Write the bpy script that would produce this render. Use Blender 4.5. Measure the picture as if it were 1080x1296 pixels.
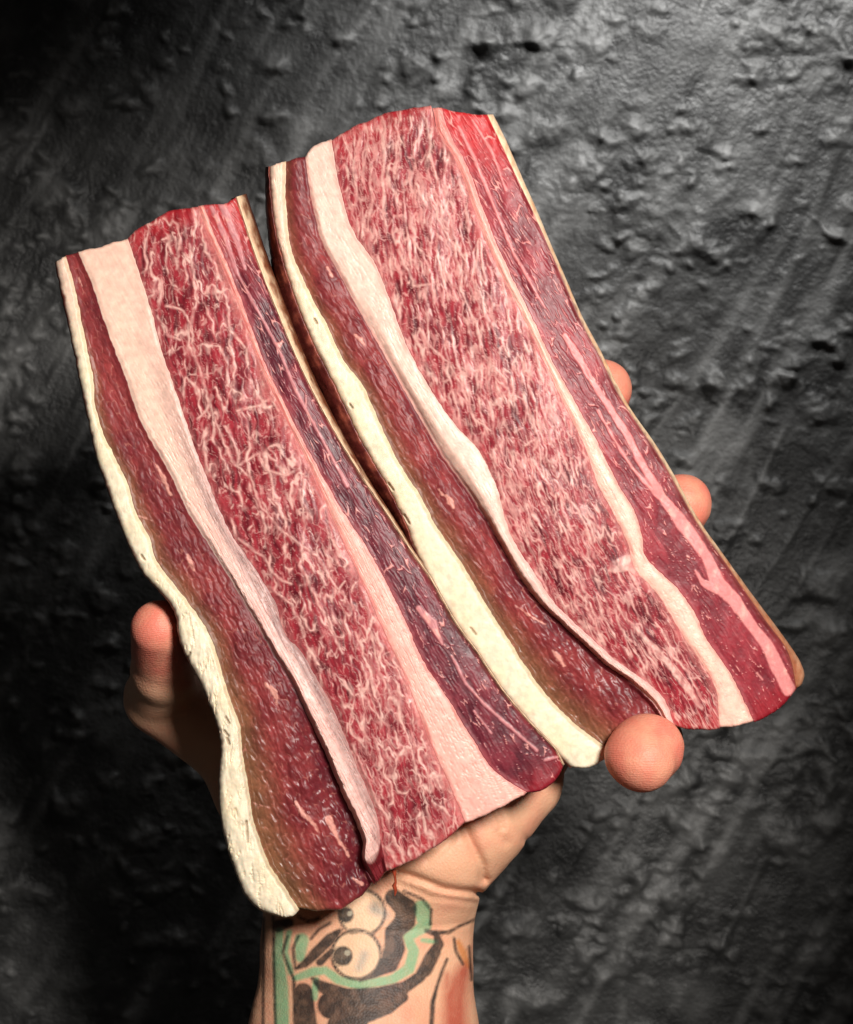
import bpy, math
import numpy as np

# ------------------------------------------------------------------ camera, world, light, exposure
scene = bpy.context.scene
for o in list(bpy.data.objects):
    bpy.data.objects.remove(o)
D = 0.42            # camera to the front of the meat, metres
S = 0.00021         # metres per photograph pixel at that distance
cam_d = bpy.data.cameras.new('camera')
cam = bpy.data.objects.new('camera', cam_d)
scene.collection.objects.link(cam)
cam.location = (0, -D, 0)
cam.rotation_euler = (math.radians(90), 0, 0)
cam_d.sensor_fit = 'VERTICAL'
cam_d.sensor_height = 24
cam_d.sensor_width = 20
cam_d.lens = 12 / (648 * S / D)
cam_d.clip_start = 0.01
cam_d.clip_end = 50
cam_d.dof.use_dof = True
cam_d.dof.focus_distance = D
cam_d.dof.aperture_fstop = 20
scene.camera = cam
scene.render.resolution_x, scene.render.resolution_y = 853, 1024

world = bpy.data.worlds.new('World')
scene.world = world
world.use_nodes = True
world.node_tree.nodes['Background'].inputs[0].default_value = (1.0, 0.93, 0.85, 1)
world.node_tree.nodes['Background'].inputs[1].default_value = 0.02

def spot(name, loc, target, radius, power, col, cone, blend):
    l = bpy.data.lights.new(name, 'SPOT')
    l.shadow_soft_size = radius
    l.energy = power
    l.color = col
    l.spot_size = math.radians(cone)
    l.spot_blend = blend
    o = bpy.data.objects.new(name, l)
    scene.collection.objects.link(o)
    o.location = loc
    from mathutils import Vector
    o.rotation_euler = (Vector(target) - Vector(loc)).to_track_quat('-Z', 'Y').to_euler()
spot('key_lamp', (0.18, -0.52, 0.18), (0.0, 0.0, -0.008), 0.06, 24, (1.0, 0.95, 0.89), 36, 0.5)
spot('overhead_lamp', (0.18, 0.03, 0.44), (0.10, 0.26, 0.22), 0.06, 14, (1.0, 0.99, 0.97), 58, 1.0)
scene.view_settings.view_transform = 'Standard'
scene.view_settings.look = 'None'
scene.view_settings.exposure = 0
scene.view_settings.gamma = 1
scene.render.engine = 'CYCLES'

# ------------------------------------------------------------------ helpers
C = scene.collection.objects
def W(px, py, Y):
    """photograph pixel at depth Y (metres behind the meat front) -> world xyz"""
    k = S * (D + Y) / D
    return np.stack([(px - 540) * k, Y + 0 * px, (648 - py) * k], -1)

def lin(r, g, b):
    c = np.array([r, g, b], float) / 255
    return np.where(c <= 0.04045, c / 12.92, ((c + 0.055) / 1.055) ** 2.4)

def h2(ix, iy, seed):
    n = (ix.astype(np.int64) * 374761393 + iy.astype(np.int64) * 668265263 + seed * 974634777) & 0xFFFFFFFF
    n = ((n ^ (n >> 13)) * 1274126177) & 0xFFFFFFFF
    n = ((n ^ (n >> 16)) * 2246822519) & 0xFFFFFFFF
    return ((n ^ (n >> 15)) & 0xFFFFFF) / float(0x1000000)

def noise(x, y, seed=0):
    """gradient noise, about -1..1"""
    ix, iy = np.floor(x), np.floor(y)
    fx, fy = x - ix, y - iy
    u = fx * fx * fx * (fx * (fx * 6 - 15) + 10)
    v = fy * fy * fy * (fy * (fy * 6 - 15) + 10)
    def g(dx, dy):
        a = h2(ix + dx, iy + dy, seed) * 2 * np.pi
        return np.cos(a) * (fx - dx) + np.sin(a) * (fy - dy)
    n0 = g(0, 0) * (1 - u) + g(1, 0) * u
    n1 = g(0, 1) * (1 - u) + g(1, 1) * u
    return (n0 * (1 - v) + n1 * v) * 1.5

def fbm(x, y, seed=0, octv=4, gain=0.5):
    s, a, t = 0, 1.0, 0
    for i in range(octv):
        s = s + a * noise(x, y, seed + i * 17)
        t += a
        a *= gain
        x, y = x * 2.03 + 5.1, y * 2.03 + 1.7
    return s / t

def worley(x, y, seed=0):
    ix, iy = np.floor(x), np.floor(y)
    f1 = np.full(x.shape, 9.0)
    f2 = np.full(x.shape, 9.0)
    idv = np.zeros(x.shape)
    for dx in (-1, 0, 1):
        for dy in (-1, 0, 1):
            cx, cy = ix + dx, iy + dy
            px = cx + 0.1 + 0.8 * h2(cx, cy, seed)
            py = cy + 0.1 + 0.8 * h2(cx, cy, seed + 7)
            d = np.hypot(px - x, py - y)
            m = d < f1
            f2 = np.where(m, f1, np.minimum(f2, d))
            idv = np.where(m, h2(cx, cy, seed + 13), idv)
            f1 = np.where(m, d, f1)
    return f1, f2, idv

def sst(a, b, x):
    t = np.clip((x - a) / (b - a), 0, 1)
    return t * t * (3 - 2 * t)

def mix(a, b, t):
    return a + (b - a) * (t[..., None] if np.ndim(t) else t)

def dpoly(X, Y, pts, wid=None):
    """distance in pixels to a polyline (minus its local half width)"""
    d = np.full(X.shape, 1e3)
    for i in range(len(pts) - 1):
        (x0, y0), (x1, y1) = pts[i][:2], pts[i + 1][:2]
        w0 = pts[i][2] if len(pts[i]) > 2 else 0
        w1 = pts[i + 1][2] if len(pts[i + 1]) > 2 else 0
        ex, ey = x1 - x0, y1 - y0
        t = np.clip(((X - x0) * ex + (Y - y0) * ey) / (ex * ex + ey * ey + 1e-9), 0, 1)
        d = np.minimum(d, np.hypot(X - x0 - t * ex, Y - y0 - t * ey) - (w0 + (w1 - w0) * t))
    return d

def resample(pts, n):
    """smooth curve through the points, n samples evenly along it"""
    p = np.array(pts, float)
    q = np.vstack([2 * p[0] - p[1], p, 2 * p[-1] - p[-2]])
    out = []
    for i in range(1, len(q) - 2):
        t = np.linspace(0, 1, 24, endpoint=False)[:, None]
        a, b, c, d = q[i - 1], q[i], q[i + 1], q[i + 2]
        out.append(0.5 * (2 * b + (c - a) * t + (2 * a - 5 * b + 4 * c - d) * t ** 2 + (3 * b - a - 3 * c + d) * t ** 3))
    out.append(p[-1:])
    o = np.vstack(out)
    L = np.r_[0, np.cumsum(np.hypot(*np.diff(o, axis=0).T))]
    s = np.linspace(0, L[-1], n)
    return np.stack([np.interp(s, L, o[:, 0]), np.interp(s, L, o[:, 1])], -1)

def mesh_from(name, verts, quads, mat, parent=None, col=None, attrs=None, smooth=True):
    me = bpy.data.meshes.new(name)
    nv, nq = len(verts), len(quads)
    me.vertices.add(nv)
    me.vertices.foreach_set('co', np.ascontiguousarray(verts, np.float32).ravel())
    me.loops.add(nq * 4)
    me.loops.foreach_set('vertex_index', np.ascontiguousarray(quads, np.int32).ravel())
    me.polygons.add(nq)
    me.polygons.foreach_set('loop_start', np.arange(0, nq * 4, 4, dtype=np.int32))
    me.polygons.foreach_set('use_smooth', np.full(nq, smooth, bool))
    me.update(calc_edges=True)
    if col is not None:
        a = me.color_attributes.new('col', 'FLOAT_COLOR', 'POINT')
        a.data.foreach_set('color', np.ascontiguousarray(col, np.float32).ravel())
    for k, v in (attrs or {}).items():
        a = me.attributes.new(k, 'FLOAT', 'POINT')
        a.data.foreach_set('value', np.ascontiguousarray(v, np.float32).ravel())
    me.materials.append(mat)
    o = bpy.data.objects.new(name, me)
    C.link(o)
    o.parent = parent
    return o

def grid_quads(nv, nu, off=0):
    i = np.arange(nv * nu).reshape(nv, nu) + off
    return np.stack([i[:-1, :-1], i[1:, :-1], i[1:, 1:], i[:-1, 1:]], -1).reshape(-1, 4)

# ------------------------------------------------------------------ materials
def new_mat(name):
    m = bpy.data.materials.new(name)
    m.use_nodes = True
    return m, m.node_tree.nodes, m.node_tree.links, m.node_tree.nodes['Principled BSDF']

def meat_material(name, sss, bump, scale, coat=0.0, spec=0.3, stretch=(1, 1, 1)):
    m, N, L, P = new_mat(name)
    at = N.new('ShaderNodeAttribute'); at.attribute_name = 'col'
    tc = N.new('ShaderNodeTexCoord')
    mp = N.new('ShaderNodeMapping'); mp.inputs['Scale'].default_value = stretch
    L.new(tc.outputs['Object'], mp.inputs[0])
    nz = N.new('ShaderNodeTexNoise'); nz.inputs['Scale'].default_value = scale; nz.inputs['Detail'].default_value = 4
    L.new(mp.outputs[0], nz.inputs['Vector'])
    mr = N.new('ShaderNodeMapRange'); mr.inputs[1].default_value = 0.3; mr.inputs[2].default_value = 0.7
    mr.inputs[3].default_value = 0.86; mr.inputs[4].default_value = 1.12
    L.new(nz.outputs[0], mr.inputs[0])
    vm = N.new('ShaderNodeVectorMath'); vm.operation = 'SCALE'
    L.new(at.outputs['Color'], vm.inputs[0]); L.new(mr.outputs[0], vm.inputs['Scale'])
    L.new(vm.outputs[0], P.inputs['Base Color'])
    L.new(at.outputs['Alpha'], P.inputs['Roughness'])
    bp = N.new('ShaderNodeBump'); bp.inputs['Strength'].default_value = bump; bp.inputs['Distance'].default_value = 0.0006
    L.new(nz.outputs[0], bp.inputs['Height']); L.new(bp.outputs[0], P.inputs['Normal'])
    P.inputs['Subsurface Weight'].default_value = sss
    P.inputs['Subsurface Radius'].default_value = (1.0, 0.35, 0.25)
    P.inputs['Subsurface Scale'].default_value = 0.0012
    P.inputs['Coat Weight'].default_value = coat
    P.inputs['Coat Roughness'].default_value = 0.2
    P.inputs['Specular IOR Level'].default_value = spec
    return m
M_fat = meat_material('fat', 0.25, 0.10, 500)
M_lean = meat_material('lean_meat', 0.12, 0.06, 900, 0.0, 0.24)
M_marb = meat_material('marbled_meat', 0.10, 0.05, 1100, 0.0, 0.20)
M_memb = meat_material('membrane', 0.15, 0.3, 700, 0.1)

# ------------------------------------------------------------------ wall
def build_wall():
    Yw = 0.26
    x0, x1, z0, z1, st = -0.40, 0.40, -0.42, 0.40, 0.00098
    xs, zs = np.arange(x0, x1, st), np.arange(z1, z0, -st)
    X, Z = np.meshgrid(xs, zs)
    a, b = X * 1000, Z * 1000                                # millimetres
    wx = a + 6 * fbm(a / 22, b / 22, 3, 3)
    wz = b + 6 * fbm(a / 22, b / 22, 9, 3)
    dens = sst(-0.25, 0.35, fbm(a / 70, b / 70, 21, 3))
    H = 2.0 * fbm(a / 90, b / 90, 5, 3)
    # lumps of plaster of several sizes, in loose clusters
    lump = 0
    rx = wx + 1.8 * fbm(a / 7, b / 7, 13, 2)
    rz = wz + 1.8 * fbm(a / 7, b / 7, 19, 2)
    for sc, amp, sd, thr in ((27, 2.3, 31, 0.40), (17, 2.2, 41, 0.38), (11, 1.5, 51, 0.36)):
        f1, f2, idv = worley(rx / (sc * 1.2), rz / (sc * 0.9), sd)
        keep = sst(0.55, 0.75, idv + 0.40 * (dens - 0.5))
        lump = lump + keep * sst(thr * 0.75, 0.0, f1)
        H += amp * keep * sst(thr, 0.0, f1) * (0.6 + 0.8 * np.clip(0.5 + fbm(a / 6, b / 6, sd + 3, 2), 0, 1))
    f = fbm(rx / 15, rz / 11, 61, 3, 0.45)
    g = fbm(wx / 30, wz / 24, 67, 3)
    f3 = fbm(rx / 8, rz / 6, 63, 2)
    H += (0.9 * sst(0.10, 0.5, f) + 0.8 * sst(0.18, 0.5, f3)) * (0.12 + 1.0 * dens) - 0.35 * sst(0.18, 0.5, -f) * (0.15 + dens)
    H += 0.8 * g
    H += 0.10 * fbm(a / 3, b / 3, 71, 2)
    # long trowel strokes running down to the left
    ang = math.radians(29)
    u = a * math.cos(ang) + b * -math.sin(ang)
    v = a * math.sin(ang) + b * math.cos(ang)
    ub = u + 5 * fbm(a / 80, b / 80, 77, 2)
    stro = fbm(ub / 14, v / 190, 81, 3)
    ridge = sst(0.10, 0.0, np.abs(fbm(ub / 34 + 0.4, v / 420, 91, 2))) * sst(-0.1, 0.3, fbm(a / 60, v / 60, 95, 2))
    H += 0.8 * stro + 0.7 * ridge
    cloud = fbm(a / 38, b / 38, 105, 4)
    band = sst(0.05, 0.35, fbm(ub / 24 + 1.3, v / 340, 121, 3)) * sst(-0.35, 0.25, fbm(ub / 9, v / 70, 125, 3))
    scuff_and_highlight = np.clip(0.55 * sst(-0.1, 0.6, fbm(ub / 13 + 3, v / 120, 101, 4)) * sst(-0.3, 0.5, cloud) + 0.8 * ridge * sst(-0.3, 0.4, cloud)
                    + 0.62 * band + 0.6 * np.clip(lump, 0, 1) + 0.35 * sst(0.2, 0.55, f3) * dens + 0.4 * sst(0.05, 0.6, cloud) + 0.35 * sst(0.2, 0.6, fbm(a / 8, b / 8, 113, 3)), 0, 1)  # scuffs and streaks, plus raised lumps painted paler as highlights
    P = np.stack([X, Yw - H / 1000, Z], -1).reshape(-1, 3)
    nv, nu = X.shape
    q = grid_quads(nv, nu)
    m, N, L, B = new_mat('black_plaster')
    at = N.new('ShaderNodeAttribute'); at.attribute_name = 'scuff_and_highlight'
    tc = N.new('ShaderNodeTexCoord')
    nz = N.new('ShaderNodeTexNoise'); nz.inputs['Scale'].default_value = 480; nz.inputs['Detail'].default_value = 7
    n2 = N.new('ShaderNodeTexNoise'); n2.inputs['Scale'].default_value = 60; n2.inputs['Detail'].default_value = 6
    L.new(tc.outputs['Object'], nz.inputs['Vector']); L.new(tc.outputs['Object'], n2.inputs['Vector'])
    r1 = N.new('ShaderNodeValToRGB')
    r1.color_ramp.elements[0].position = 0.35; r1.color_ramp.elements[0].color = (0.016, 0.016, 0.016, 1)
    r1.color_ramp.elements[1].position = 0.72; r1.color_ramp.elements[1].color = (0.042, 0.042, 0.041, 1)
    L.new(n2.outputs[0], r1.inputs[0])
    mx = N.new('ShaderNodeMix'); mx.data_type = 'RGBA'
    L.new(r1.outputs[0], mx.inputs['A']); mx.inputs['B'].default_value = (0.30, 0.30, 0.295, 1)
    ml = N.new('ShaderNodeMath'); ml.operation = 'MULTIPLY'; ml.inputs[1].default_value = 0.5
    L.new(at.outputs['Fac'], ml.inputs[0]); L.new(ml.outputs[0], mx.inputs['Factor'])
    L.new(mx.outputs['Result'], B.inputs['Base Color'])
    rr = N.new('ShaderNodeMapRange'); rr.inputs[3].default_value = 0.36; rr.inputs[4].default_value = 0.68
    L.new(n2.outputs[0], rr.inputs[0]); L.new(rr.outputs[0], B.inputs['Roughness'])
    B.inputs['Specular IOR Level'].default_value = 0.5
    bp = N.new('ShaderNodeBump'); bp.inputs['Strength'].default_value = 0.8; bp.inputs['Distance'].default_value = 0.0008
    L.new(nz.outputs[0], bp.inputs['Height']); L.new(bp.outputs[0], B.inputs['Normal'])
    o = mesh_from('wall', P, q, m, attrs={'scuff_and_highlight': scuff_and_highlight.ravel()})
    o['kind'] = 'structure'
    o['label'] = 'rough black plaster wall with lumps and trowel strokes'
build_wall()

# ------------------------------------------------------------------ meat slabs
def lut(*pairs):
    xs, ys = zip(*pairs)
    return lambda v: np.interp(v, xs, ys)
const = lambda k: (lambda *a: k)

STEP = 1.1                 # mesh spacing in photograph pixels
THICK = 0.026

def round_off(d, r):
    """drop (mm) towards an outer edge; d = distance from the edge, r = radius, both in px"""
    t = np.clip(1 - d / r, 0, 1)
    return r * 0.21 * (1 - np.sqrt(np.maximum(1 - t * t, 0)))

class Slab:
    def __init__(self, name, bounds, base, centre, seed, hb, calm=()):
        self.hb = hb
        self.root = bpy.data.objects.new(name, None)
        C.link(self.root)
        self.nv = int(880 / STEP)
        self.base = base
        self.seed = seed
        self.B = []
        for k, b in enumerate(bounds):
            p = resample(b, self.nv)
            s = np.arange(self.nv) * STEP
            t = np.gradient(p, axis=0)
            t /= np.hypot(*t.T)[:, None]
            wob = 1.3 * fbm(s / 16, 0 * s + k * 3.3, seed + k, 3) + 0.5 * noise(s / 7, 0 * s + k, seed + 50 + k)
            fade = np.minimum(1, np.minimum(np.arange(self.nv), np.arange(self.nv)[::-1]) / 15)
            p = p + np.stack([-t[:, 1], t[:, 0]], -1) * (wob * fade * (0.2 if k in calm else 1.0))[:, None]
            self.B.append(p)
        self.c = np.array(centre, float)
        org = W(np.array(centre[0] * 1.0), np.array(centre[1] * 1.0), THICK)
        self.root.location = org
        self.org = org

    def strip(self, name, i, mat, fn, outer=(False, False), top=None, bot=None, endr=4, sider=6, bl=(6, 6)):
        Bl, Br = self.B[i], self.B[i + 1]
        wid = np.hypot(*(Br - Bl).T)
        nu = max(8, int(np.percentile(wid, 90) / STEP) + 1)
        u = np.linspace(0, 1, nu)[None, :]
        P = Bl[:, None, :] * (1 - u[..., None]) + Br[:, None, :] * u[..., None]
        s = np.arange(self.nv)[:, None] * STEP
        # uneven top and bottom ends
        ax = (Bl[-1] + Br[-1] - Bl[0] - Br[0]); ax = ax / np.hypot(*ax)
        et = np.exp(-s / 30); eb = np.exp(-(s[-1] - s) / 30)
        ux = P[..., 0]
        ragged = 2.4 * noise(ux[0][None] / 23, 0 * u + 4, self.seed + i) + 1.5 * fbm(ux[0][None] / 11, 0 * u + 9, self.seed + i + 3, 4, 0.7)
        raggedb = 2.4 * noise(ux[-1][None] / 23, 0 * u + 4, self.seed + i + 30) + 1.5 * fbm(ux[-1][None] / 11, 0 * u + 9, self.seed + i + 33, 4, 0.7)
        dt = ragged + (top(u) if top else 0)
        db = raggedb + (bot(u) if bot else 0)
        P = P - ax * (et * dt)[..., None] + ax * (eb * db)[..., None]
        X, Y = P[..., 0], P[..., 1]
        V = np.repeat(np.linspace(0, 1, self.nv)[:, None], nu, 1)
        U = np.repeat(u, self.nv, 0)
        dl, dr = U * wid[:, None], (1 - U) * wid[:, None]
        col, h = fn(X, Y, U, V, dl, dr)
        for hb, d, w in ((self.hb[i], dl, bl[0]), (self.hb[i + 1], dr, bl[1])):
            if hb is not None:
                e = hb(V)
                h = e + (h - e) * sst(0, w, d)
        h = h - round_off(s + 0 * U, endr) - round_off(s[-1] - s + 0 * U, endr)
        if outer[0]: h = h - round_off(dl, sider)
        if outer[1]: h = h - round_off(dr, sider)
        Yd = self.base(X, Y) - h / 1000
        F = W(X, Y, Yd) - self.org
        # back boundary, drawn in a little
        def back(p, f, dep):
            q = self.c + (p - self.c) * f
            return W(q[:, 0], q[:, 1], self.base(q[:, 0], q[:, 1]) + dep) - self.org
        idx = np.arange(self.nv * nu).reshape(self.nv, nu)
        loop = np.r_[idx[0, :], idx[1:, -1], idx[-1, -2::-1], idx[-2:0:-1, 0]]
        PL = P.reshape(-1, 2)[loop]
        rings, deps = [], ((0.995, 0.006), (0.985, 0.015), (0.955, THICK - 0.002), (0.90, THICK))
        for f, dep in deps:
            rings.append(back(PL, f, dep))
        nL = len(loop)
        verts = [F.reshape(-1, 3)] + rings
        quads = [grid_quads(self.nv, nu)]
        prev = loop
        off = self.nv * nu
        for r in range(len(deps)):
            cur = np.arange(nL) + off + r * nL
            quads.append(np.stack([prev, np.roll(prev, -1), np.roll(cur, -1), cur], -1))
            prev = cur
        # back cap: pair the last ring's left side with its right side
        ring = {int(l): int(c) for l, c in zip(loop, prev)}
        li = np.array([ring[int(v)] for v in idx[:, 0]]); ri = np.array([ring[int(v)] for v in idx[:, -1]])
        quads.append(np.stack([li[:-1], li[1:], ri[1:], ri[:-1]], -1))
        col = np.concatenate([col.reshape(-1, 4)] + [col.reshape(-1, 4)[loop]] * len(deps))
        return mesh_from(name, np.concatenate(verts), np.concatenate(quads), mat, self.root, col=col)

def rgba(c, rough):
    return np.concatenate([c, (rough + 0 * c[..., :1]) if np.ndim(rough) == 0 else rough[..., None]], -1)

CREAM = lin(230, 216, 190)
PINKFAT = lin(236, 192, 174)
MARBFAT = lin(220, 162, 154)

def fat_cap(spec):
    def fn(X, Y, U, V, dl, dr):
        sd = spec['seed']
        n1, n2 = fbm(X / 30, Y / 40, sd, 4), fbm(X / 7, Y / 9, sd + 5, 3)
        c = mix(CREAM, lin(230, 213, 182), sst(0.0, 0.7, n1 + 0.3))
        c = mix(c, lin(232, 196, 176), sst(spec['pink'], spec['pink'] - 0.15, V) * 0.85)
        c = mix(c, lin(196, 165, 118), sst(6, 0, dr + 3 * n2) * 0.5)
        c = mix(c, lin(120, 45, 38), sst(5, 1.0, dl + 4 * n1 + 1.5 * n2) * spec['rim'](V))
        h = 0.7 * np.sqrt(np.clip(4 * U * (1 - U), 0, 1)) * spec['fat'](V) + 0.3 * n1 + 0.10 * n2
        # folds and dark cracks
        a = fbm(X / 6 + 0.5 * n1, Y / 40, sd + 11, 3)
        cr = sst(0.10, 0.0, np.abs(a)) * spec['crack'](V) * sst(0.1, 0.4, fbm(X / 12, Y / 25, sd + 8, 2) + 0.15)
        h = h - 0.6 * cr + 0.3 * spec['crack'](V) * fbm(X / 8, Y / 24, sd + 21, 3)
        for p in spec.get('pits', ()):
            d = dpoly(X, Y, p) + 1.0 * n2
            k = sst(2.4, 0.0, d)
            h = h - 0.9 * k
            c = mix(c, lin(120, 84, 56), k * 0.7)
        c = mix(c, lin(188, 158, 118), cr * 0.35)
        return rgba(c, 0.45 + 0.1 * n2), h + spec['h'](V)
    return fn

def lean_layer(spec):
    def fn(X, Y, U, V, dl, dr):
        sd = spec['seed']
        n1 = fbm(X / 40, Y / 60, sd, 3)
        # grain: coarse fascicles seen end on, running along the strip
        g = spec['grain']
        b = X - g * Y; a = Y
        wx, wy = b + 3 * fbm(X / 14, Y / 14, sd + 1, 2), a + 4 * fbm(X / 14, Y / 14, sd + 2, 2)
        f1, f2, idv = worley(wx / 8.0, wy / 17, sd + 3)
        g1, g2, id2 = worley(wx / 4.2, wy / 6.5, sd + 4)
        e = f2 - f1
        fine = fbm(wx / 2.2, wy / 5, sd + 6, 3)
        c = mix(lin(136, 54, 54), lin(112, 40, 44), sst(-0.3, 0.4, n1))
        olive = sst(spec['olive'](V), 0.0, U + 0.10 * n1 + 0.06 * fine) * spec['olv'](V)
        c = mix(c, lin(116, 98, 62), olive * 0.62)
        c = mix(c, lin(84, 22, 32), sst(0.55, 1.0, U + 0.1 * n1) * spec['dark'](V))
        c = c * (1 + 0.22 * (idv - 0.5) + 0.22 * fine + 0.15 * (id2 - 0.5))[..., None]
        c = mix(c, lin(186, 118, 105), sst(0.13, 0.0, e) * sst(0.15, 0.5, fbm(X / 9, Y / 9, sd + 9, 3) + 0.15) * 0.55)
        rg = spec['rough'](V)
        h = rg * (0.11 * sst(0.0, 0.6, e) + 0.03 * sst(0, 0.6, g2 - g1) + 0.04 * fine + 0.40 * fbm(wx / 9, wy / 22, sd + 31, 2)) + 0.5 * n1
        r = 0.50 - 0.10 * idv - 0.10 * sst(0.55, 0.9, V)
        for pts in spec['flecks']:
            d = dpoly(X, Y, pts) + 2.4 * fbm(X / 6, Y / 7, sd + 15, 3)
            k = sst(1.4, -1.2, d)
            c = mix(c, lin(218, 154, 140), k * np.clip(0.85 + 0.4 * fine, 0, 1))
            h = h + 0.08 * k
        h = h + spec['h'](V) + spec['hu'](U, V)
        return rgba(np.clip(c, 0, 1), np.clip(r, 0.2, 0.8)), h
    return fn

def fat_seam(spec):
    def fn(X, Y, U, V, dl, dr):
        sd = spec['seed']
        g = spec['grain']
        b = X - g * Y
        n1, n2 = fbm(X / 35, Y / 50, sd, 3), fbm(b / 3.0, Y / 45, sd + 3, 4)
        c = mix(spec['c0'], spec['c1'], sst(spec['cv'][0], spec['cv'][1], V))
        c = mix(c, lin(214, 140, 130), sst(0.1, 0.6, n2 + 0.15 * n1) * spec['str'](V) * 0.5)
        c = mix(c, mix(lin(172, 140, 134), lin(132, 100, 98), sst(-.2, .5, n2)), sst(0.46, 0.72, U + 0.12 * n2) * spec['silver'](V))
        c = mix(c, lin(246, 224, 210), sst(0.22, 0.08, U + 0.08 * n2) * spec['lip'](V))
        c = mix(c, lin(190, 60, 66), sst(6, 0, dr + 5 * n2) * spec['bleedr'])
        c = mix(c, lin(190, 70, 72), sst(5, 0, dl + 5 * n2) * spec['bleedl'])
        if 'wrap' in spec:
            c = mix(c, lin(112, 32, 38), sst(spec['wrap'] - .006, spec['wrap'] + .004, V + .010 * n1 + .022 * (2 * U - 1) ** 2))
        fib = np.abs(fbm(b / 4.5, Y / 70, sd + 7, 3))
        crease = sst(0.06, 0.0, fib) * spec['str'](V)
        h = 0.35 * n1 + 0.05 * n2 - 0.40 * crease + spec['h'](V) + spec['hu'](U, V)
        c = mix(c, c * 0.72, crease * 0.5)
        return rgba(c, 0.40 + 0.08 * n2), h
    return fn

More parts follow.
